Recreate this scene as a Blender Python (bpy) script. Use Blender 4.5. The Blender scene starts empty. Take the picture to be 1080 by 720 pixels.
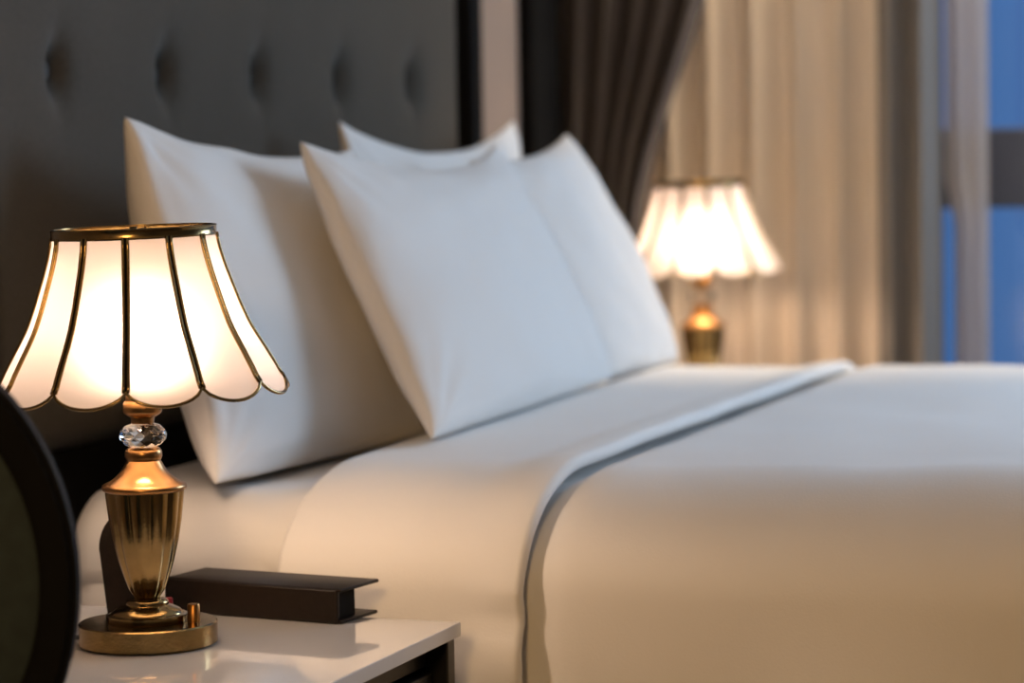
import bpy, bmesh, math, random
from math import sin, cos, pi, radians, atan, sqrt
from mathutils import Vector, Matrix, noise

random.seed(7)
SC = bpy.context.scene
COL = SC.collection

# ------------------------------------------------------------------ helpers
def obj(name, bm, mat, parent=None, smooth=True, angle=None):
    me = bpy.data.meshes.new(name)
    bmesh.ops.recalc_face_normals(bm, faces=bm.faces[:])
    bm.to_mesh(me); bm.free()
    if mat: me.materials.append(mat)
    o = bpy.data.objects.new(name, me); COL.objects.link(o)
    if smooth:
        for p in me.polygons: p.use_smooth = True
        if angle is not None:
            me.set_sharp_from_angle(angle=radians(angle))
    if parent: o.parent = parent
    return o

def thing(name, label, cat, loc=(0, 0, 0), rz=0, group=None):
    o = bpy.data.objects.new(name, None); COL.objects.link(o)
    o.location = loc; o.rotation_euler = (0, 0, rz); o.empty_display_size = .05
    o['label'] = label; o['category'] = cat
    if group: o['group'] = group
    return o

def tag(o, label, cat, group=None):
    o['label'] = label; o['category'] = cat
    if group: o['group'] = group
    return o

def struct(name, bm, mat, parent=None, **k):
    o = obj(name, bm, mat, parent, **k)
    if not parent: o['kind'] = 'structure'
    return o

def dup(root, loc, rz=0):
    r = root.copy(); COL.objects.link(r); r.location = loc; r.rotation_euler = (0, 0, rz)
    for ch in list(root.children):
        c = ch.copy(); COL.objects.link(c); c.parent = r
        for g in list(ch.children):
            d = g.copy(); COL.objects.link(d); d.parent = c
    return r

def add_box(bm, x0, x1, y0, y1, z0, z1, bev=0, seg=2):
    m = Matrix.Translation(((x0+x1)/2, (y0+y1)/2, (z0+z1)/2)) @ Matrix.Diagonal((x1-x0, y1-y0, z1-z0, 1))
    r = bmesh.ops.create_cube(bm, size=1, matrix=m)
    if bev:
        es = list({e for v in r['verts'] for e in v.link_edges})
        bmesh.ops.bevel(bm, geom=es, offset=bev, segments=seg, affect='EDGES', profile=.5)
    return bm

def box(*a, **k):
    return add_box(bmesh.new(), *a, **k)

def lathe(prof, seg=64, rfun=None):
    bm = bmesh.new(); rings = []
    for (r, z) in prof:
        if r < 1e-6:
            rings.append([bm.verts.new((0, 0, z))])
        else:
            ring = []
            for i in range(seg):
                a = 2*pi*i/seg
                rr = rfun(r, z, a) if rfun else r
                ring.append(bm.verts.new((rr*cos(a), rr*sin(a), z)))
            rings.append(ring)
    for A, B in zip(rings, rings[1:]):
        if len(A) == 1 and len(B) == 1: continue
        for i in range(seg):
            j = (i+1) % seg
            if len(A) == 1: bm.faces.new((A[0], B[i], B[j]))
            elif len(B) == 1: bm.faces.new((A[i], B[0], A[j]))
            else: bm.faces.new((A[i], B[i], B[j], A[j]))
    return bm

def tube(bm, pts, r, seg=10, closed=False):
    pts = [Vector(p) for p in pts]; n = len(pts); rings = []
    up = None
    for i, p in enumerate(pts):
        a = pts[(i-1) % n] if (closed or i > 0) else p
        b = pts[(i+1) % n] if (closed or i < n-1) else p
        t = (b-a).normalized()
        if up is None:
            up = Vector((0, 0, 1)) if abs(t.z) < .9 else Vector((1, 0, 0))
        s = t.cross(up).normalized(); up = s.cross(t).normalized()
        rr = r[i] if isinstance(r, (list, tuple)) else r
        rings.append([bm.verts.new(p + (s*cos(2*pi*k/seg) + up*sin(2*pi*k/seg))*rr) for k in range(seg)])
    m = n if closed else n-1
    for i in range(m):
        A, B = rings[i], rings[(i+1) % n]
        for k in range(seg):
            l = (k+1) % seg
            bm.faces.new((A[k], A[l], B[l], B[k]))
    if not closed:
        bm.faces.new(rings[0][::-1]); bm.faces.new(rings[-1])
    return bm

def sphere(bm, c, r, u=12, v=8):
    bmesh.ops.create_uvsphere(bm, u_segments=u, v_segments=v, radius=r, matrix=Matrix.Translation(c))
    return bm

def smoothstep(a, b, x):
    t = max(0, min(1, (x-a)/(b-a))); return t*t*(3-2*t)

# ------------------------------------------------------------------ materials
def newmat(name):
    m = bpy.data.materials.new(name); m.use_nodes = True
    nt = m.node_tree; nt.nodes.clear()
    out = nt.nodes.new('ShaderNodeOutputMaterial')
    return m, nt, out

def pbr(name, col, rough=.5, metal=0, var=.08, scale=12, bump=0, bscale=200, coat=0, sheen=0, spec=.5, stretch=None, coat_rough=.03):
    m, nt, out = newmat(name); N = nt.nodes; L = nt.links
    b = N.new('ShaderNodeBsdfPrincipled'); L.new(b.outputs[0], out.inputs[0])
    tc = N.new('ShaderNodeTexCoord'); mp = N.new('ShaderNodeMapping')
    L.new(tc.outputs['Object'], mp.inputs[0])
    if stretch: mp.inputs['Scale'].default_value = stretch
    nz = N.new('ShaderNodeTexNoise'); nz.inputs['Scale'].default_value = scale; nz.inputs['Detail'].default_value = 5
    L.new(mp.outputs[0], nz.inputs[0])
    cr = N.new('ShaderNodeValToRGB')
    cr.color_ramp.elements[0].position = .3; cr.color_ramp.elements[1].position = .7
    cr.color_ramp.elements[0].color = tuple(c*(1-var) for c in col)+(1,)
    cr.color_ramp.elements[1].color = tuple(min(1, c*(1+var)) for c in col)+(1,)
    L.new(nz.outputs[0], cr.inputs[0]); L.new(cr.outputs[0], b.inputs['Base Color'])
    b.inputs['Roughness'].default_value = rough; b.inputs['Metallic'].default_value = metal
    b.inputs['Coat Weight'].default_value = coat; b.inputs['Coat Roughness'].default_value = coat_rough
    b.inputs['Sheen Weight'].default_value = sheen; b.inputs['Specular IOR Level'].default_value = spec
    if bump:
        n2 = N.new('ShaderNodeTexNoise'); n2.inputs['Scale'].default_value = bscale; n2.inputs['Detail'].default_value = 3
        L.new(mp.outputs[0], n2.inputs[0])
        bp = N.new('ShaderNodeBump'); bp.inputs['Strength'].default_value = bump; bp.inputs['Distance'].default_value = .002
        L.new(n2.outputs[0], bp.inputs['Height']); L.new(bp.outputs[0], b.inputs['Normal'])
    return m

M = {}
M['linen'] = pbr('white_cotton', (.80, .795, .78), .85, var=.015, scale=5, bump=.15, bscale=350, sheen=.15, spec=.2)
M['hem'] = pbr('white_satin', (.84, .84, .84), .55, var=.01, bump=.1, bscale=300, spec=.3)
M['head'] = pbr('grey_upholstery', (.051, .047, .038), .9, var=.12, scale=120, bump=.4, bscale=500, sheen=.2, spec=.2)
M['button'] = pbr('charcoal_button_fabric', (.075, .072, .068), .9, var=.1, scale=100)
M['black'] = pbr('black_lacquer', (.008, .008, .008), .35, var=.2, spec=.4)
M['blackmatt'] = pbr('black_matt', (.005, .005, .005), .75, var=.2, spec=.08)
M['brass'] = pbr('antique_brass', (.26, .178, .072), .19, 1, var=.18, scale=40, bump=.05, bscale=300)
M['brassdark'] = pbr('dark_antique_brass', (.11, .08, .038), .30, 1, var=.3, scale=60)
M['copper'] = pbr('coppery_brass', (.33, .175, .065), .28, 1, var=.15, scale=60, stretch=(1, 1, .2))
M['knob'] = pbr('orange_brass', (.34, .16, .045), .35, 1, var=.2, scale=80)
M['top'] = pbr('white_polished_stone', (.66, .645, .63), .16, var=.03, scale=6, coat=1, spec=.6)
M['leather'] = pbr('dark_brown_leather', (.009, .006, .004), .45, var=.2, scale=90, bump=.2, bscale=260, spec=.16)
M['pad'] = pbr('dark_green_grey_velvet', (.020, .031, .028), .85, var=.2, scale=60, sheen=.05)
M['red'] = pbr('red_plastic', (.16, .008, .015), .4)
M['wall'] = pbr('pinkish_beige_wall', (.24, .19, .16), .8, var=.03, scale=8, bump=.1, bscale=250)
M['wallplain'] = pbr('grey_beige_paint', (.34, .33, .32), .85, var=.03, scale=6)
M['panel'] = pbr('dark_brown_wood_panel', (.030, .024, .017), .6, var=.3, scale=6, stretch=(1, 1, .08))
M['ceiling'] = pbr('white_ceiling_paint', (.7, .69, .67), .9, var=.02)
M['floor'] = pbr('brown_carpet', (.11, .085, .065), .95, var=.2, scale=90, bump=.6, bscale=300)
M['drape'] = pbr('dark_plum_brown_drape', (.036, .028, .027), .75, var=.15, scale=30, sheen=.3)
M['frame'] = pbr('dark_blue_grey_frame', (.06, .075, .11), .5, var=.1)
M['cord'] = pbr('black_rubber', (.01, .01, .01), .5)
M['ceramic'] = pbr('white_porcelain', (.7, .68, .62), .3)

def curtain_mat(name, col, transp, transl):
    m, nt, out = newmat(name); N = nt.nodes; L = nt.links
    d = N.new('ShaderNodeBsdfDiffuse'); t = N.new('ShaderNodeBsdfTranslucent'); tr = N.new('ShaderNodeBsdfTransparent')
    tc = N.new('ShaderNodeTexCoord'); w = N.new('ShaderNodeTexNoise'); w.inputs['Scale'].default_value = 400
    L.new(tc.outputs['Object'], w.inputs[0])
    cr = N.new('ShaderNodeValToRGB')
    cr.color_ramp.elements[0].color = tuple(c*.93 for c in col)+(1,); cr.color_ramp.elements[1].color = tuple(col)+(1,)
    L.new(w.outputs[0], cr.inputs[0])
    for s in (d, t): L.new(cr.outputs[0], s.inputs[0])
    a = N.new('ShaderNodeMixShader'); a.inputs[0].default_value = transl
    L.new(d.outputs[0], a.inputs[1]); L.new(t.outputs[0], a.inputs[2])
    b = N.new('ShaderNodeMixShader'); b.inputs[0].default_value = transp
    L.new(a.outputs[0], b.inputs[1]); L.new(tr.outputs[0], b.inputs[2]); L.new(b.outputs[0], out.inputs[0])
    return m
M['sheer'] = curtain_mat('cream_sheer', (.84, .76, .65), .08, .25)
M['sheerthin'] = curtain_mat('pale_thin_sheer', (.74, .72, .72), .28, .45)
M['greydrape'] = curtain_mat('grey_drape', (.22, .21, .20), .0, .12)

# frosted cream glass of the lampshade
m, nt, out = newmat('frosted_cream_glass'); N = nt.nodes; L = nt.links
tl = N.new('ShaderNodeBsdfTranslucent'); df = N.new('ShaderNodeBsdfDiffuse'); rf = N.new('ShaderNodeBsdfRefraction'); gl = N.new('ShaderNodeBsdfGlossy')
nz = N.new('ShaderNodeTexNoise'); nz.inputs['Scale'].default_value = 30
tc = N.new('ShaderNodeTexCoord'); L.new(tc.outputs['Object'], nz.inputs[0])
cr = N.new('ShaderNodeValToRGB'); cr.color_ramp.elements[0].color = (.70, .655, .69, 1); cr.color_ramp.elements[1].color = (.75, .70, .74, 1)
L.new(nz.outputs[0], cr.inputs[0]); L.new(cr.outputs[0], tl.inputs[0])
df.inputs[0].default_value = (.72, .66, .58, 1)
rf.inputs['Color'].default_value = (1, .97, .93, 1); rf.inputs['Roughness'].default_value = 1.0; rf.inputs['IOR'].default_value = 1.45
gl.inputs['Roughness'].default_value = .25
m1 = N.new('ShaderNodeMixShader'); m1.inputs[0].default_value = .19
L.new(df.outputs[0], m1.inputs[1]); L.new(tl.outputs[0], m1.inputs[2])
m2 = N.new('ShaderNodeMixShader'); m2.inputs[0].default_value = .13
L.new(m1.outputs[0], m2.inputs[1]); L.new(rf.outputs[0], m2.inputs[2])
m3 = N.new('ShaderNodeMixShader'); m3.inputs[0].default_value = .04
L.new(m2.outputs[0], m3.inputs[1]); L.new(gl.outputs[0], m3.inputs[2]); L.new(m3.outputs[0], out.inputs[0])
M['shade'] = m

m, nt, out = newmat('lit_bulb'); e = nt.nodes.new('ShaderNodeEmission')
e.inputs[0].default_value = (1, .70, .49, 1); e.inputs[1].default_value = 148
nt.links.new(e.outputs[0], out.inputs[0]); M['bulb'] = m

m, nt, out = newmat('cut_crystal'); g = nt.nodes.new('ShaderNodeBsdfPrincipled')
g.inputs['Base Color'].default_value = (.95, .93, .88, 1); g.inputs['Roughness'].default_value = .02
g.inputs['Transmission Weight'].default_value = 1; g.inputs['IOR'].default_value = 1.52
nt.links.new(g.outputs[0], out.inputs[0]); M['crystal'] = m

m, nt, out = newmat('window_pane'); N = nt.nodes; L = nt.links
tr = N.new('ShaderNodeBsdfTransparent'); gg = N.new('ShaderNodeBsdfGlossy'); gg.inputs['Roughness'].default_value = .02
fr = N.new('ShaderNodeFresnel'); mx = N.new('ShaderNodeMixShader')
L.new(fr.outputs[0], mx.inputs[0]); L.new(tr.outputs[0], mx.inputs[1]); L.new(gg.outputs[0], mx.inputs[2]); L.new(mx.outputs[0], out.inputs[0])
M['pane'] = m

# ------------------------------------------------------------------ room shell
X0, X1, Y0, Y1, ZC = -1.2, 5.55, -3.4, 1.80, 2.7
struct('floor', box(X0-.1, X1+.2, Y0-.1, Y1+.1, -.1, 0), M['floor'], smooth=False)
struct('ceiling', box(X0-.1, X1+.2, Y0-.1, Y1+.1, ZC, ZC+.1), M['ceiling'], smooth=False)
struct('wall_back', box(X0, X1, Y1, Y1+.1, 0, ZC), M['wall'], smooth=False)
struct('wall_near', box(X0-.1, X0, Y0-.1, Y1+.1, 0, ZC), M['wallplain'], smooth=False)
struct('wall_foot', box(X0, X1, Y0-.1, Y0, 0, ZC), M['wallplain'], smooth=False)
# far wall with two window openings
W1 = (.30, 1.62, .35, 2.45); W2 = (-1.40, .08, .35, 2.45)
bm = bmesh.new()
xa, xb = X1, X1+.16
for (ya, yb) in ((Y0-.1, W2[0]), (W2[1], W1[0]), (W1[1], Y1+.1)): add_box(bm, xa, xb, ya, yb, 0, ZC)
for w in (W1, W2):
    add_box(bm, xa, xb, w[0], w[1], 0, w[2]); add_box(bm, xa, xb, w[0], w[1], w[3], ZC)
struct('wall_far', bm, M['wallplain'], smooth=False)
for i, w in enumerate((W1, W2)):
    fb = bmesh.new(); t = .05; xc = X1+.02
    add_box(fb, xc, xc+.07, w[0], w[0]+t, w[2], w[3], .004); add_box(fb, xc, xc+.07, w[1]-t, w[1], w[2], w[3], .004)
    add_box(fb, xc, xc+.07, w[0]+t, w[1]-t, w[2], w[2]+t, .004); add_box(fb, xc, xc+.07, w[0]+t, w[1]-t, w[3]-t, w[3], .004)
    add_box(fb, xc, xc+.07, w[0]+t, w[1]-t, .885, 1.04, .004)
    f = struct('window_%d' % (i+1), fb, M['frame'], smooth=False)
    struct('glass_pane', box(xc+.03, xc+.036, w[0]+t, w[1]-t, w[2]+t, .885), M['pane'], f, smooth=False)
    struct('glass_pane', box(xc+.03, xc+.036, w[0]+t, w[1]-t, 1.04, w[3]-t), M['pane'], f, smooth=False)
# dark panelling at the end of the headboard wall
struct('trim_1', box(5.145, 5.29, Y1-.03, Y1, 0, ZC, bev=.003), M['blackmatt'], smooth=False)
struct('trim_2', box(5.29, X1, Y1-.02, Y1, 0, ZC, bev=.003), M['panel'], smooth=False)
struct('baseboard_back', box(X0, 5.145, Y1-.015, Y1, 0, .09, bev=.003), M['wall'], smooth=False)

# ------------------------------------------------------------------ bed
BX0, BX1 = 2.985, 4.60
bed = thing('bed', 'double bed with tall grey button-tufted headboard and black edge frame', 'bed', ((BX0+BX1)/2, .7, 0))
def bedpart(name, bm, mat, **k):
    bmesh.ops.translate(bm, verts=bm.verts[:], vec=(-(BX0+BX1)/2, -.7, 0))
    return obj(name, bm, mat, bed, **k)
HX0, HX1, HZ0, HZ1, HY = 2.94, 4.583, .652, 1.75, 1.70
btns = []
for row, z in enumerate((.83, 1.13, 1.43)):
    for k in range(5): btns.append((3.15+.30*k, z))
bm = bmesh.new(); nx, nz_ = 220, 140; grid = []
for j in range(nz_+1):
    r = []
    for i in range(nx+1):
        x = HX0+(HX1-HX0)*i/nx; z = HZ0+(HZ1-HZ0)*j/nz_
        e = min(x-HX0, HX1-x, z-HZ0, HZ1-z)
        y = HY + .04*(1-min(1, e/.05))**2.2
        for (bx, bz) in btns:
            dx, dz = x-bx, z-bz; d = sqrt(dx*dx+dz*dz)
            if d < .16:
                y += .026*math.exp(-(dx/.022)**2-(dz/.034)**2) + .005*math.exp(-(d/.055)**2)
                a = abs(dx*dz)/(d+1e-4)
                if d > .01: y += .0012*math.exp(-(dx/.014)**2)*math.exp(-(d/.06)**2)
        y += .0012*noise.noise((x*9, z*9, 1.3))
        r.append(bm.verts.new((x, y, z)))
    grid.append(r)
for j in range(nz_):
    for i in range(nx): bm.faces.new((grid[j][i], grid[j][i+1], grid[j+1][i+1], grid[j+1][i]))
# back closing of the cushion
rim = [grid[0][i] for i in range(nx+1)] + [grid[j][nx] for j in range(1, nz_+1)] + [grid[nz_][i] for i in range(nx-1, -1, -1)] + [grid[j][0] for j in range(nz_-1, 0, -1)]
back = [bm.verts.new((v.co.x, 1.765, v.co.z)) for v in rim]
for a in range(len(rim)):
    b = (a+1) % len(rim); bm.faces.new((rim[a], rim[b], back[b], back[a]))
bm.faces.new(back)
bedpart('headboard_cushion', bm, M['head'])
for (bx, bz) in btns:
    bm = bmesh.new()
    bmesh.ops.create_uvsphere(bm, u_segments=16, v_segments=10, radius=.014,
        matrix=Matrix.Translation((bx, HY+.029, bz)) @ Matrix.Diagonal((1, .5, 1, 1)))
    bedpart('button', bm, M['button'])
bm = bmesh.new()
add_box(bm, HX1, HX1+.052, 1.685, 1.79, 0, HZ1+.05, .005)
add_box(bm, HX0-.052, HX0, 1.685, 1.79, 0, HZ1+.05, .005)
add_box(bm, HX0, HX1, 1.69, 1.79, HZ1, HZ1+.05, .005)
add_box(bm, HX0, HX1, 1.766, 1.79, .25, HZ1, .003)
add_box(bm, HX0, HX1, 1.715, 1.766, .25, HZ0, .003)
bedpart('headboard_frame', bm, M['blackmatt'])
bedpart('base', box(BX0+.02, BX1-.02, -.38, 1.70, .10, .30, bev=.02), M['blackmatt'])
for (lx, ly) in ((BX0+.1, -.3), (BX1-.1, -.3), (BX0+.1, 1.55), (BX1-.1, 1.55)):
    bm = lathe([(0, 0), (.022, 0), (.03, .1), (0, .1)], 20)
    bmesh.ops.translate(bm, verts=bm.verts[:], vec=(lx, ly, 0))
    bedpart('leg', bm, M['blackmatt'])

# mattress in a fitted sheet: rounded block with a soft tuck crease on the near side
def rounded_loop(x0, x1, z0, z1, r, n=8, side=14, top=30):
    pts = []
    def arc(cx, cz, a0, a1):
        for k in range(n+1):
            a = a0+(a1-a0)*k/n; pts.append((cx+r*cos(a), cz+r*sin(a)))
    arc(x0+r, z0+r, 1.5*pi, pi)
    for k in range(1, side): pts.append((x0, z0+r+(z1-z0-2*r)*k/side))
    arc(x0+r, z1-r, pi, .5*pi)
    for k in range(1, top): pts.append((x0+r+(x1-x0-2*r)*k/top, z1))
    arc(x1-r, z1-r, .5*pi, 0)
    for k in range(1, side): pts.append((x1, z1-r-(z1-z0-2*r)*k/side))
    arc(x1-r, z0+r, 0, -.5*pi)
    return pts
bm = bmesh.new(); loop = rounded_loop(BX0, BX1, .302, .627, .09); rings = []
NY = 120; ya, yb = -.40, 1.645
for j in range(NY+1):
    t = j/NY; y = ya+(yb-ya)*t; e = min(y-ya, yb-y); sh = .04*(1-min(1, e/.05))**2
    ring = []
    for (x, z) in loop:
        xx = x+(sh if x < 3.8 else -sh)*(1 if z > 0 else 0); zz = z-(sh*.5 if z > .5 else 0)
        if x < 3.05:
            zc = .575-.17*(1.62-y)      # sheet tuck running down towards the foot
            zc = .545+.10*(1.30-y)
            xx += -.004*math.exp(-((z-zc-.012)/.014)**2)+.009*math.exp(-((z-zc)/.010)**2)
            xx += .004*noise.noise((x*3, y*6, z*5))
        if z > .6: zz += .004*noise.noise((x*5, y*7, 2.))
        cov = smoothstep(1.33, 1.288, y); zz -= .022*cov*(z > .55); xx += .018*cov*(1 if x < 3.8 else -1)
        ring.append(bm.verts.new((xx, y, zz)))
    rings.append(ring)
nl = len(loop)
for A, B in zip(rings, rings[1:]):
    for k in range(nl):
        l = (k+1) % nl; bm.faces.new((A[k], A[l], B[l], B[k]))
bm.faces.new(rings[0]); bm.faces.new(rings[-1])
tag(obj('mattress', bm, M['linen'], angle=50), 'mattress in a white fitted sheet below the pillows, bare beside the headboard', 'mattress')

# path of the bed clothes across the bed (X,Z) with arc-length samples
SX0, SX1, SZ, CA, CB, TOPZ = 2.935, 4.665, .536, .20, .105, .641
def path_pts(n_side=26, n_arc=26, n_top=60, zb=.14):
    P = []
    for k in range(n_side): P.append((SX0, zb+(SZ-zb)*k/n_side))
    for k in range(n_arc): a = .5*pi*k/n_arc; P.append((SX0+CA*(1-cos(a)), SZ+CB*sin(a)))
    for k in range(n_top): P.append((SX0+CA+(SX1-SX0-2*CA)*k/n_top, TOPZ))
    for k in range(n_arc): a = .5*pi*(1-k/n_arc); P.append((SX1-CA*(1-cos(a)), SZ+CB*sin(a)))
    for k in range(n_side+1): P.append((SX1, SZ-(SZ-zb)*k/n_side))
    N = []
    for i in range(len(P)):
        a = P[max(0, i-1)]; b = P[min(len(P)-1, i+1)]
        tx, tz = b[0]-a[0], b[1]-a[1]; l = sqrt(tx*tx+tz*tz); N.append((-tz/l, tx/l))
    return P, N

def cloth_slab(name, y0, y1, o0, o1, r, ny, disp, yedge, mat):
    P, Nn = path_pts(); bm = bmesh.new()
    prof = []   # (y, off, topside)
    na = 6
    for k in range(ny+1): prof.append((y0+r+(y1-y0-2*r)*k/ny, o1))
    for k in range(1, na): a = .5*pi*(1-k/na); prof.append((y1-r+r*cos(a), o1-r+r*sin(a)))
    for k in range(na): a = -.5*pi*k/na; prof.append((y1-r+r*cos(a), o0+r+r*sin(a)))
    for k in range(ny+1): prof.append((y1-r-(y1-y0-2*r)*k/ny, o0))
    for k in range(1, na): a = -.5*pi-.5*pi*k/na; prof.append((y0+r+r*cos(a), o0+r+r*sin(a)))
    for k in range(na): a = pi-.5*pi*k/na; prof.append((y0+r+r*cos(a), o1-r+r*sin(a)))
    rings = []
    for i, ((x, z), (nx_, nz2)) in enumerate(zip(P, Nn)):
        ring = []
        for (y, o) in prof:
            w = (y-y0)/(y1-y0)
            yy = y+yedge(x, z, y, w)
            oo = o+disp(x, z, yy, w)
            ring.append(bm.verts.new((x+nx_*oo, yy, z+nz2*oo)))
        rings.append(ring)
    n = len(prof)
    for A, B in zip(rings, rings[1:]):
        for k in range(n):
            l = (k+1) % n; bm.faces.new((A[k], A[l], B[l], B[k]))
    bm.faces.new(rings[0]); bm.faces.new(rings[-1])
    return obj(name, bm, mat, angle=60)

def duvet_disp(x, z, y, w):
    d = .010*noise.noise((x*2.2, y*2.5, z*2.2))+.004*noise.noise((x*6, y*7, z*6+4))
    hang = smoothstep(.60, .40, z)
    d += hang*(.010*sin(y*13+1.5*noise.noise((y*3, z*2, 0)))+.004*noise.noise((y*14, z*4, 7)))
    d *= 1-.8*smoothstep(.95, 1.02, y)
    d += .020*smoothstep(1.028, .978, y)          # loft beyond the turned-down sheet
    d -= .008*smoothstep(1.0, 1.05, y)
    return d
def duvet_edge(x, z, y, w):
    return 0
dv = cloth_slab('duvet', -.45, 1.285, -.012, 0, .0058, 90, duvet_disp, duvet_edge, M['linen'])
tag(dv, 'white duvet spread over the bed and hanging down its side', 'duvet')

def cuff_disp(x, z, y, w):
    hang = smoothstep(.60, .42, z)
    d = .004*noise.noise((x*3, y*4, z*3+2))+hang*(.007*noise.noise((y*9, z*3, 3)))
    d += hang*.010*smoothstep(.35, 0, w)*(sin(z*85+5*noise.noise((z*11, 1, 1)))+.6*noise.noise((z*30, y*12, 4)))+hang*.010*smoothstep(.3, 0, w)
    d += .003*hang+.011*smoothstep(.30, .05, w)*(1-hang*.6)     # fold is thicker at its turned edge
    return d
def cuff_edge(x, z, y, w):
    hang = smoothstep(.62, .5, z)
    k = (1-w)
    wob = .010*noise.noise((z*9, x*2, 5))*hang+.004*noise.noise((x*7, 0, 2))
    return k*(wob-.012*hang*0)+w*(.010*noise.noise((x*4, z*5, 9)))
cf = cloth_slab('top_sheet', 1.02, 1.32, .001, .019, .0088, 26, cuff_disp, cuff_edge, M['linen'])
tag(cf, 'white top sheet turned down over the duvet in a wide cuff before the pillows', 'sheet')

# ------------------------------------------------------------------ pillows
def pillow(bl, br, tr, tl, T, ks, seed, label, sag=.02, wr=.006):
    bl, br, tr, tl = map(Vector, (bl, br, tr, tl))
    nrm = ((br-bl).cross(tl-bl)).normalized()
    if nrm.y > 0: nrm = -nrm
    kb, kr, kt, kl = ks; nu, nv = 96, 72
    ux = ((br-bl)+(tr-tl)).normalized(); vz = ((tl-bl)+(tr-br)).normalized()
    W = ((br-bl).length+(tr-tl).length)/2; H = ((tl-bl).length+(tr-br).length)/2
    c = (bl+br+tr+tl)/4
    bm = bmesh.new(); F = []; Bk = []
    for j in range(nv+1):
        rf, rb = [], []
        for i in range(nu+1):
            u = sin((i/nu*2-1)*pi/2)*.6+(i/nu*2-1)*.4; v = sin((j/nv*2-1)*pi/2)*.6+(j/nv*2-1)*.4
            a, b = (u+1)/2, (v+1)/2
            p = bl*(1-a)*(1-b)+br*a*(1-b)+tr*a*b+tl*(1-a)*b
            pu = 1-abs(u)**2.2; pv = 1-abs(v)**2.2
            p = p + ux*(W/2)*(kl*pv*(1-a)-kr*pv*a)*(abs(u)**1.5) + vz*(H/2)*(kb*pu*(1-b)-kt*pu*b)*(abs(v)**1.5)
            env = ((1-abs(u)**2.4)*(1-abs(v)**2.4))**.42
            h = T[0]*env*(1+.15*smoothstep(.6, -.7, v)); hb = T[1]*env
            # corner-gather wrinkles fanning out from each corner
            wv = 0
            for (cu, cv) in ((-1, -1), (1, -1), (1, 1), (-1, 1)):
                du, dv_ = (u-cu)*W/2, (v-cv)*H/2; d = sqrt(du*du+dv_*dv_)
                ang = math.atan2(dv_*(-cv), du*(-cu))
                wv += math.exp(-((d-.09)/.08)**2)*sin(ang*13+seed*3+cu+2*cv)*sin(min(1, max(0, ang/(pi/2)))*pi)
            edge = min(1-abs(u), 1-abs(v)); ew = smoothstep(0, .12, edge)
            big = noise.noise((u*1.7+seed, v*1.7, seed*2.1)); mid = noise.noise((u*4+seed, v*4, seed))
            w = (wr*.2*wv+wr*1.2*big+wr*.45*mid)
            wob = nrm*(.006*noise.noise((u*3+seed, v*3, 9))*(1-ew))
            rf.append(bm.verts.new(p+nrm*(h+w*ew)+wob))
            rb.append(bm.verts.new(p-nrm*(hb+w*ew)+wob) if 0 < i < nu and 0 < j < nv else rf[-1])
        F.append(rf); Bk.append(rb)
    for j in range(nv):
        for i in range(nu):
            bm.faces.new((F[j][i], F[j][i+1], F[j+1][i+1], F[j+1][i]))
            q = (Bk[j][i], Bk[j+1][i], Bk[j+1][i+1], Bk[j][i+1])
            if len(set(q)) == 4: 
                try: bm.faces.new(q)
                except ValueError: pass
    base = Vector((c.x, c.y, min(v.co.z for v in bm.verts)))
    bmesh.ops.translate(bm, verts=bm.verts[:], vec=-base)
    o = obj('pillow', bm, M['linen']); o.location = base
    # seam piping as its own part
    loop = [F[0][i] for i in range(0)]
    return tag(o, label, 'pillow', 'white bed pillows propped against the headboard')

pillow((2.975, 1.42, .643), (3.66, 1.405, .634), (3.72, 1.555, 1.025), (3.125, 1.605, 1.070), (.042, .090), (.0, .04, .14, .02), 1.3,
       'white pillow leaning on the grey headboard directly behind the lit brass lamp')
pillow((3.80, 1.52, .640), (4.56, 1.52, .640), (4.575, 1.61, 1.067), (3.815, 1.61, 1.067), (.02, .06), (.02, .06, .24, .06), 4.1,
       'white pillow mostly hidden, only its creased top and corners showing above the front pillows')
pillow((3.262, 1.262, .668), (4.12, 1.30, .668), (4.12, 1.48, 1.03), (3.385, 1.485, 1.037), (.055, .055), (.0, .03, .25, .0), 7.7,
       'large white pillow in front row, overlapping the one behind the near lamp')
pillow((4.135, 1.345, .655), (4.60, 1.335, .655), (4.465, 1.48, 1.042), (4.09, 1.51, 1.005), (.050, .060), (.0, -.03, .10, .01), 2.9,
       'white pillow at the far end of the front row, nearest the blurred second lamp')

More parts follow.
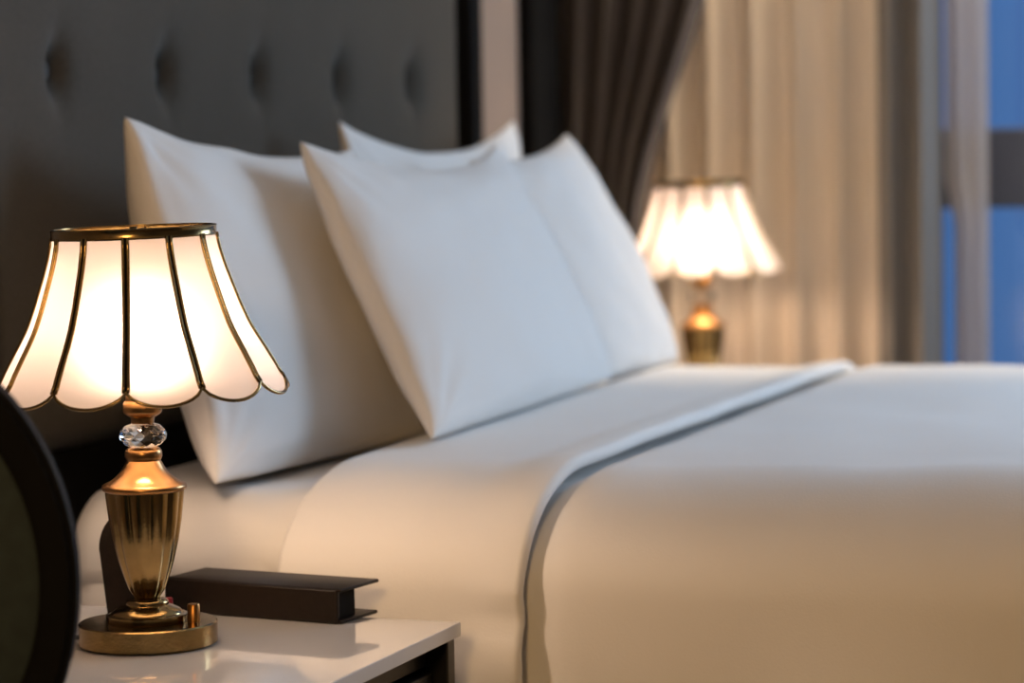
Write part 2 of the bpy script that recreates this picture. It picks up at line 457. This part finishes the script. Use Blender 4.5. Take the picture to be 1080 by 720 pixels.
# ------------------------------------------------------------------ nightstand (local: corner origin at centre of footprint)
TZ = .522
def nightstand(loc, label):
    t = thing('nightstand', label, 'nightstand', loc, 0, 'nightstands either side of the bed')
    wx, wy = .225, .31
    obj('stone_top', box(-wx, wx, -wy, wy, TZ-.0155, TZ, bev=.0012), M['top'], t, smooth=False)
    bm = bmesh.new()
    p = .012
    for sx in (-1, 1):
        xa_, xb_ = sorted((sx*(wx-.004), sx*(wx-.026)))
        add_box(bm, xa_, xb_, -wy+.006, wy-.005, .06, TZ-.0155, .002)
    add_box(bm, -wx+.026, wx-.026, -wy+.03, wy-.005, .06, .085, .002)
    add_box(bm, -wx+.026, wx-.026, -wy+.03, wy-.005, TZ-.045, TZ-.0155, .002)
    add_box(bm, -wx+.026, wx-.026, wy-.02, wy-.005, .085, TZ-.045, .002)
    obj('body', bm, M['black'], t, smooth=False)
    for k, (za, zb) in enumerate(((.09, .27), (.28, TZ-.05))):
        d = obj('drawer', box(-wx+.03, wx-.03, -wy+.022, wy-.03, za, zb, bev=.003), M['black'], t, smooth=False)
        h = bmesh.new(); zc = (za+zb)/2
        tube(h, [(-.05, -wy+.02, zc), (-.05, -wy+.004, zc), (.05, -wy+.004, zc), (.05, -wy+.02, zc)], .004)
        obj('handle', h, M['brassdark'], d)
    for (sx, sy) in ((-1, -1), (1, -1), (1, 1), (-1, 1)):
        b = bmesh.new(); add_box(b, sx*(wx-.05)-.018, sx*(wx-.05)+.018, sy*(wy-.05)-.018, sy*(wy-.05)+.018, 0, .06, .003)
        obj('leg', b, M['black'], t, smooth=False)
    return t
NS = (2.595, 1.372, 0)
ns = nightstand(NS, 'black nightstand with glossy white top beside the near side of the bed')
ns2 = dup(ns, (5.04, 1.44, 0)); ns2['label'] = 'black nightstand across the bed, hidden behind it, carrying the blurred far lamp'

# ------------------------------------------------------------------ table lamp
def shade_r(z):      # bell profile: radius by height in mm
    P = [(280, 150), (289, 143), (309, 134), (330, 120), (355, 109), (379, 101), (408, 91), (438, 84.5)]
    if z <= P[0][0]: return P[0][1]/1000
    for (a, ra), (b, rb) in zip(P, P[1:]):
        if z <= b:
            t = (z-a)/(b-a); return (ra+(rb-ra)*t)/1000
    return P[-1][1]/1000
def srad(z):         # smoothed
    return sum(shade_r(z+d) for d in (-14, -7, 0, 7, 14))/5 if z > 284 else shade_r(z)

def make_lamp(loc, rz, label):
    t = thing('table_lamp', label, 'lamp', loc, rz, 'matching brass bedside lamps')
    mm = .001
    obj('base_plate', lathe([(0, 0), (.070, 0), (.073, .0015), (.073, .0225), (.0715, .024), (.050, .0245), (0, .0245)], 72), M['brass'], t, angle=40)
    obj('foot', lathe([(0, .0245), (.042, .0245), (.0425, .0258), (.042, .0318), (.040, .0328), (.0375, .0332), (.037, .0342),
                       (.034, .0372), (.028, .0400), (.0235, .0420), (.0225, .0426), (.0225, .0438), (.0223, .0458), (.020, .0478), (.0155, .0488), (.0135, .0500), (0, .0500)], 64), M['brass'], t, angle=50)
    # switch knob standing on the plate (local +x is the viewer's right)
    k = lathe([(0, .0245), (.0065, .0245), (.0065, .043), (.0058, .044), (0, .044)], 28,
              lambda r, z, a: r*(1+.03*cos(14*a)) if r > .003 else r)
    bmesh.ops.translate(k, verts=k.verts[:], vec=(.050, -.014, 0))
    obj('switch_knob', k, M['knob'], t, angle=40)
    # fluted vase
    V = [(.0128, .0495), (.0155, .0535), (.0186, .0585), (.0237, .0725), (.0288, .0894), (.0340, .1117), (.0376, .134), (.0402, .1574), (.0408, .165)]
    VV = []
    for (r0, z0), (r1, z1) in zip(V, V[1:]):
        for q in range(3): VV.append((r0+(r1-r0)*q/3, z0+(z1-z0)*q/3))
    VV.append(V[-1])
    def flute(r, z, a):
        g = abs(cos(6*a))            # 12 rounded lobes
        return r*(1+.075*(g**.7-.70))
    obj('vase', lathe([(0, .0495)]+VV+[(0, .165)], 140, flute), M['brass'], t, angle=60)
    obj('collar', lathe([(0, .1645), (.0415, .1645), (.0440, .166), (.0447, .1685), (.0440, .171), (.0415, .1725), (.036, .175), (.0305, .179), (.0255, .184), (.0215, .190), (.0185, .1955),
                         (.0175, .197), (.0185, .1985), (.0195, .201), (.0195, .206), (.0185, .2085), (.017, .210), (.014, .2115), (0, .2115)], 64), M['copper'], t, angle=50)
    # faceted crystal ball
    bm = bmesh.new(); seg = 12; rings = []
    prof = [(.012, .2110), (.0195, .2140), (.0245, .2195), (.0252, .2245), (.0235, .2295), (.0185, .2345), (.012, .2370)]
    for q, (r, z) in enumerate(prof):
        rings.append([bm.verts.new((r*cos(2*pi*(i+.5*(q % 2))/seg), r*sin(2*pi*(i+.5*(q % 2))/seg), z)) for i in range(seg)])
    for q in range(len(prof)-1):
        A, B = rings[q], rings[q+1]
        for i in range(seg):
            j = (i+1) % seg
            if q % 2 == 0:
                bm.faces.new((A[i], A[j], B[i])); bm.faces.new((B[i], A[j], B[j]))
            else:
                bm.faces.new((A[i], B[j], B[i])); bm.faces.new((A[i], A[j], B[j]))
    bm.faces.new(rings[0][::-1]); bm.faces.new(rings[-1])
    obj('crystal_ball', bm, M['crystal'], t, smooth=False)
    obj('socket', lathe([(0, .2368), (.012, .2368), (.0125, .243), (.0165, .2455), (.0195, .2475), (.0205, .250), (.0205, .2575), (.0195, .2595), (.0175, .261), (.0165, .285), (.014, .2865), (0, .2865)], 48), M['copper'], t, angle=45)
    # bulb
    obj('bulb', lathe([(0, .286), (.012, .286), (.0135, .292), (.020, .301), (.0265, .312), (.0285, .324), (.0265, .336), (.019, .346), (.009, .3515), (0, .353)], 32), M['bulb'], t)
    # shade: a slightly askew 12-sided bell of frosted panels
    n = 12; off = radians(1.5)
    zs = [282+(437-282)*q/20 for q in range(21)]
    def dirv(a): return Vector((sin(a), -cos(a), 0))
    bm = bmesh.new(); K = 8
    def scal(s): return 15.5*(1-(2*s-1)**2)**.75
    for k_ in range(n):
        a0 = off+2*pi*k_/n; a1 = off+2*pi*(k_+1)/n; g = []
        for q, z in enumerate(zs):
            row = []
            for i in range(K+1):
                s = i/K; zz = z-(scal(s)*(1-q/6) if q < 6 else 0)
                R = srad(z)+(max(0, z-zz)*.0006)
                p = dirv(a0).lerp(dirv(a1), s)*R*(1+.012*sin(pi*s))
                row.append(bm.verts.new((p.x, p.y, zz*mm)))
            g.append(row)
        for q in range(20):
            for i in range(K): bm.faces.new((g[q][i], g[q][i+1], g[q+1][i+1], g[q+1][i]))
    bmesh.ops.remove_doubles(bm, verts=bm.verts[:], dist=.0003)
    sh = obj('lamp_shade', bm, M['shade'], t)
    for k_ in range(n):
        a = off+2*pi*k_/n; bm = bmesh.new()
        d = dirv(a); s = Vector((cos(a), sin(a), 0))
        tube(bm, [d*(srad(z)-.0002)+Vector((0, 0, z*mm)) for z in zs], .0015, 8)
        nf = len(bm.faces)
        for e in (-1, 1):
            tube(bm, [d*(srad(z)+.0006)+s*e*.0024+Vector((0, 0, z*mm)) for z in zs], .0018, 8)
        bm.faces.ensure_lookup_table()
        for f_ in bm.faces[nf:]: f_.material_index = 1
        ro = obj('rib', bm, M['blackmatt'], sh); ro.data.materials.append(M['brass'])
    bm = bmesh.new(); pts = []
    for k_ in range(n):
        a0 = off+2*pi*k_/n; a1 = off+2*pi*(k_+1)/n
        for i in range(12):
            s_ = i/12; zz = 282-scal(s_); R = srad(282)+(282-zz)*.0006
            p = dirv(a0).lerp(dirv(a1), s_)*(R+.0004)*(1+.012*sin(pi*s_)); pts.append((p.x, p.y, zz*mm))
    tube(bm, pts, .0019, 8, closed=True)
    obj('scalloped_trim', bm, M['brass'], sh)
    obj('top_rim', lathe([(.0835, .4345), (.0863, .4345), (.0868, .436), (.0862, .4375), (.0862, .4435), (.0868, .4450), (.0855, .446), (.083, .446), (.0825, .436), (.0835, .4345)], 72), M['brass'], sh, angle=40)
    bm = bmesh.new()
    tube(bm, [(-.083, 0, .441), (.083, 0, .441)], .0018, 8); tube(bm, [(0, -.083, .441), (0, .083, .441)], .0018, 8)
    tube(bm, [(0, 0, .436), (0, 0, .446)], .004, 10)
    # harp rods from the socket up to the spider
    tube(bm, [(.017, 0, .262), (.034, 0, .290), (.040, 0, .335), (.034, 0, .385), (.012, 0, .425), (0, 0, .441)], .0014, 8)
    tube(bm, [(-.017, 0, .262), (-.034, 0, .290), (-.040, 0, .335), (-.034, 0, .385), (-.012, 0, .425), (0, 0, .441)], .0014, 8)
    obj('shade_carrier', bm, M['brassdark'], sh)
    # the shade sits a touch askew on the lamp
    tl_ = radians(1.3)
    piv = Vector((0, 0, .262))
    sh.matrix_local = Matrix.Translation(piv) @ Matrix.Rotation(-tl_, 4, 'Y') @ Matrix.Translation(-piv)
    bm = bmesh.new()
    tube(bm, [(-.070, .004, .0075), (-.085, .012, .005), (-.115, .05, .0028), (-.15, .13, .0028), (-.16, .26, .0028)], .0026, 8)
    obj('power_cord', bm, M['cord'], t)
    return t
YAW = radians(-70.5)     # local +x points to the viewer's right
lamp = make_lamp((2.617, 1.331, TZ+.0005), YAW, 'brass lamp with lit scalloped glass shade on the near white-topped nightstand')
lamp.scale = (.98, .98, .965)
lamp2 = dup(lamp, (5.080, 1.423, TZ+.0005), YAW+radians(4)); lamp2['label'] = 'blurred lit brass lamp beyond the bed in front of the curtains'

# ------------------------------------------------------------------ dark binder on the table
BL = (2.803, 1.404); BR = (2.770, 1.184)
ax = Vector((BR[0]-BL[0], BR[1]-BL[1], 0)); Ln = ax.length; ang = math.atan2(ax.y, ax.x)
bt = thing('binder', 'dark brown leather binder lying flat on white nightstand top behind the lamp', 'binder', (BL[0], BL[1], TZ+.0005), ang)
D = .078
def lbox(*a, **k): return box(*a, **k)
obj('spine', lbox(0, Ln, -.001, .006, 0, .0365, bev=.0022, seg=3), M['leather'], bt, angle=40)
obj('top_cover', lbox(-.001, Ln+.004, .002, D+.004, .0335, .0375, bev=.0015), M['leather'], bt, angle=40)
obj('bottom_cover', lbox(-.001, Ln+.004, .002, D, 0, .004, bev=.0015), M['leather'], bt, angle=40)
obj('inner_block', lbox(.004, Ln-.003, .006, D-.036, .004, .0335, bev=.001), M['blackmatt'], bt, smooth=False)

# ------------------------------------------------------------------ rounded dark holder behind the vase
hd = thing('holder', 'dark brown round-topped upright holder standing behind the brass lamp vase', 'holder', (2.738, 1.410, TZ+.0005), radians(-70.5))
bm = bmesh.new(); out_ = []
w_, h_ = .034, .122
for k in range(25):
    a = pi*k/24; out_.append((-w_*cos(a), .080+.042*sin(a)))
out_ = [(-w_+.008, 0)]+out_+[(w_-.008, 0)]
fr_ = [bm.verts.new((x, -.008+.10*0*z, z)) for x, z in out_]; bk_ = [bm.verts.new((x, .010, z)) for x, z in out_]
bm.faces.new(fr_); bm.faces.new(bk_[::-1])
for i in range(len(out_)):
    j = (i+1) % len(out_); bm.faces.new((fr_[i], fr_[j], bk_[j], bk_[i]))
bmesh.ops.bevel(bm, geom=[e for e in bm.edges if abs(e.verts[0].co.y-e.verts[1].co.y) < 1e-6], offset=.002, segments=2, affect='EDGES')
obj('back_plate', bm, M['leather'], hd, angle=40)
obj('foot', box(-.024, .036, -.014, .018, 0, .010, bev=.003), M['leather'], hd, angle=40)
obj('red_tab', box(.030, .044, -.010, -.004, .010, .026, bev=.002), M['red'], hd, angle=40)['label'] = 'small red tab'

# ------------------------------------------------------------------ oval-back chair at the left edge
CH = Vector((2.096, 1.333, 0))
ch = thing('chair', 'black oval-backed chair with dark green-grey padded back standing just before the near nightstand', 'chair', CH, radians(-109.5+180))
ch.rotation_euler[2] = radians(-70.5)
# local: +x viewer's right, -y towards the viewer
zc = .665; A_, B_ = .182, .222; fw = .034
def oval(sc_a, sc_b, n=64):
    return [(sc_a*cos(2*pi*k/n), zc+sc_b*sin(2*pi*k/n)) for k in range(n)]
bm = bmesh.new(); O = oval(A_, B_); I = oval(A_-fw, B_-fw-.008)
vo = [[bm.verts.new((x, y, z)) for x, z in P] for P, y in ((O, -.016), (O, .016), (I, .016), (I, -.016))]
for q in range(4):
    P, Q = vo[q], vo[(q+1) % 4]
    for i in range(64):
        j = (i+1) % 64; bm.faces.new((P[i], P[j], Q[j], Q[i]))
bmesh.ops.bevel(bm, geom=[e for e in bm.edges if abs(e.verts[0].co.y-e.verts[1].co.y) < 1e-6], offset=.006, segments=3, affect='EDGES')
for s in (-1, 1): tube(bm, [(s*.10, .004, zc-B_*.80), (s*.105, .006, .44)], .014, 10)
obj('backrest_frame', bm, M['blackmatt'], ch, angle=40)
bm = bmesh.new(); n = 64; rr = []
for q in range(9):
    s = 1-q/8; y = -.010-.018*sqrt(max(0, 1-s**2.4))
    rr.append([bm.verts.new(((A_-fw+.001)*s*cos(2*pi*k/n), y, zc+(B_-fw-.007)*s*sin(2*pi*k/n))) for k in range(n)] if q < 8 else [bm.verts.new((0, y, zc))])
for P, Q in zip(rr, rr[1:]):
    for i in range(n):
        j = (i+1) % n
        bm.faces.new((P[i], P[j], Q[j], Q[i]) if len(Q) > 1 else (P[i], P[j], Q[0]))
bkv = [bm.verts.new((v.co.x, .010, v.co.z)) for v in rr[0]]
for i in range(n): j = (i+1) % n; bm.faces.new((rr[0][j], rr[0][i], bkv[i], bkv[j]))
bm.faces.new(bkv)
obj('back_pad', bm, M['pad'], ch, angle=50)
obj('seat', box(-.21, .21, -.42, .0, .405, .465, bev=.025, seg=4), M['pad'], ch, angle=50)
obj('seat_frame', box(-.20, .20, -.41, .015, .36, .405, bev=.008), M['blackmatt'], ch, angle=50)
for (sx, sy) in ((-1, -.38), (1, -.38), (-1, -.01), (1, -.01)):
    bm = bmesh.new(); tube(bm, [(sx*.18, sy, .365), (sx*.185, sy, 0)], [.019, .012], 14)
    obj('leg', bm, M['blackmatt'], ch, angle=50)

# ------------------------------------------------------------------ curtains on the far wall
def curtain(name, mat, yfun, zs, folds, xbase, amp, label, n=240, thick=.0015, phase=0, irregular=.5):
    """yfun(z) -> (y_left, y_right); pleats sway in x"""
    bm = bmesh.new(); g = []
    for z in zs:
        ya_, yb_ = yfun(z); row = []
        for i in range(n+1):
            s = i/n
            ph = 2*pi*folds*s+phase+irregular*2.2*noise.noise((s*folds*.6, phase, z*.15))
            sq = min(1, abs(yb_-ya_)/.25)
            x = xbase+amp*sin(ph)*(1+.4*noise.noise((s*7, phase+3, z*.4)))
            y = ya_+(yb_-ya_)*s+.25*amp*cos(ph)*sq
            row.append(bm.verts.new((x, y, z)))
        g.append(row)
    for A, B in zip(g, g[1:]):
        for i in range(n): bm.faces.new((A[i], A[i+1], B[i+1], B[i]))
    o = obj(name, bm, mat)
    md = o.modifiers.new('thickness', 'SOLIDIFY'); md.thickness = thick
    return tag(o, label, 'curtain')
ZS = [.02+2.64*k/60 for k in range(61)]
def drape_y(z):
    # gathered to a tie-back at about z=.80
    t = smoothstep(.80, 1.50, z) if z > .80 else smoothstep(.80, .2, z)*.35
    return (1.765, 1.62-.175*t)
drape = curtain('dark_curtain', M['drape'], drape_y, ZS, 5, 5.335, .028, 'dark plum-brown drape gathered by a tie-back in the corner behind the far lamp', phase=.6)
def sheer_y(z): return (1.70, 1.150)
curtain('sheer_curtain', M['sheer'], sheer_y, ZS, 6.5, 5.44, .030, 'cream pleated sheer curtain glowing warm behind the far lamp', phase=2.0)
curtain('grey_curtain', M['greydrape'], lambda z: (1.156, 1.035), ZS, 2.2, 5.375, .020, 'narrow grey drape hanging between the cream sheer and the blue window', n=90, phase=1)
curtain('sheer_curtain', M['sheerthin'], lambda z: (1.040-.016*smoothstep(.95, .85, z), .955), ZS, 1.8, 5.46, .012, 'thin pale sheer strip drawn against the blue window pane', n=90, phase=.4, thick=.001)
bm = bmesh.new(); tube(bm, [(5.335+.045*cos(a), 1.693+.08*sin(a), .80+.015*cos(a)) for a in [2*pi*k/40 for k in range(40)]], .010, 10, closed=True)
obj('tieback', bm, M['drape'], drape)

# ------------------------------------------------------------------ light: dusk sky, daylight from the second window, the bulbs, two added warm fills
w = bpy.data.worlds.new('dusk'); SC.world = w; w.use_nodes = True
nt = w.node_tree; nt.nodes.clear(); N = nt.nodes; L = nt.links
wo = N.new('ShaderNodeOutputWorld'); bg = N.new('ShaderNodeBackground'); tc = N.new('ShaderNodeTexCoord'); sx = N.new('ShaderNodeSeparateXYZ')
cr = N.new('ShaderNodeValToRGB'); mr = N.new('ShaderNodeMapRange')
L.new(tc.outputs['Generated'], sx.inputs[0]); L.new(sx.outputs['Z'], mr.inputs[0]); mr.inputs[1].default_value = -1; mr.inputs[2].default_value = 1
L.new(mr.outputs[0], cr.inputs[0])
cr.color_ramp.elements[0].position = .40; cr.color_ramp.elements[0].color = (.05, .13, .32, 1)
cr.color_ramp.elements[1].position = .62; cr.color_ramp.elements[1].color = (.055, .17, .45, 1)
L.new(cr.outputs[0], bg.inputs[0]); bg.inputs[1].default_value = 1.0; L.new(bg.outputs[0], wo.inputs[0])

def area(name, loc, target, sx_, sy_, power, col, spread=180):
    d = bpy.data.lights.new(name, 'AREA'); d.shape = 'RECTANGLE'; d.size = sx_; d.size_y = sy_; d.energy = power; d.color = col; d.spread = radians(spread)
    o = bpy.data.objects.new(name, d); COL.objects.link(o); o.location = loc
    o.rotation_euler = (Vector(target)-Vector(loc)).to_track_quat('-Z', 'Y').to_euler()
    return o
area('window_daylight', (X1-.02, -.62, 1.72), (3.5, 1.2, .8), 1.3, 1.4, 77, (.58, .77, 1.0))

area('bed_side_fill', (-1.15, .25, 1.85), (3.2, .9, .4), .5, .5, 56, (1, .59, .24))      # added warm fill for the bed side
area('curtain_fill', (5.32, 1.25, 2.62), (5.42, 1.25, 0), .9, .08, 20, (1, .74, .47), 70)  # unseen fill added to brighten the sheers; no cove is built

# ------------------------------------------------------------------ camera
th = radians(19.5); p = atan(213/3000); r = radians(1.0)
F = Vector((cos(th)*cos(p), sin(th)*cos(p), -sin(p))); R0 = Vector((sin(th), -cos(th), 0)); U0 = R0.cross(F)
Rr = cos(r)*R0-sin(r)*U0; U = sin(r)*R0+cos(r)*U0
cd = bpy.data.cameras.new('camera'); cam = bpy.data.objects.new('camera', cd); COL.objects.link(cam)
cam.matrix_world = Matrix(((Rr.x, U.x, -F.x, 0), (Rr.y, U.y, -F.y, 0), (Rr.z, U.z, -F.z, 1.035), (0, 0, 0, 1)))
cd.sensor_width = 36; cd.lens = 100; cd.clip_start = .05
cd.dof.use_dof = True; cd.dof.focus_distance = 2.92; cd.dof.aperture_fstop = 3.4
SC.camera = cam

SC.view_settings.view_transform = 'Standard'; SC.view_settings.look = 'None'
SC.view_settings.gamma = 1; SC.view_settings.use_curve_mapping = False; SC.view_settings.exposure = 0
SC.cycles.use_denoising = True
SC.cycles.max_bounces = 10; SC.cycles.diffuse_bounces = 5; SC.cycles.transparent_max_bounces = 16
SC.cycles.sample_clamp_indirect = 6
SC.cycles.caustics_reflective = True; SC.cycles.caustics_refractive = True
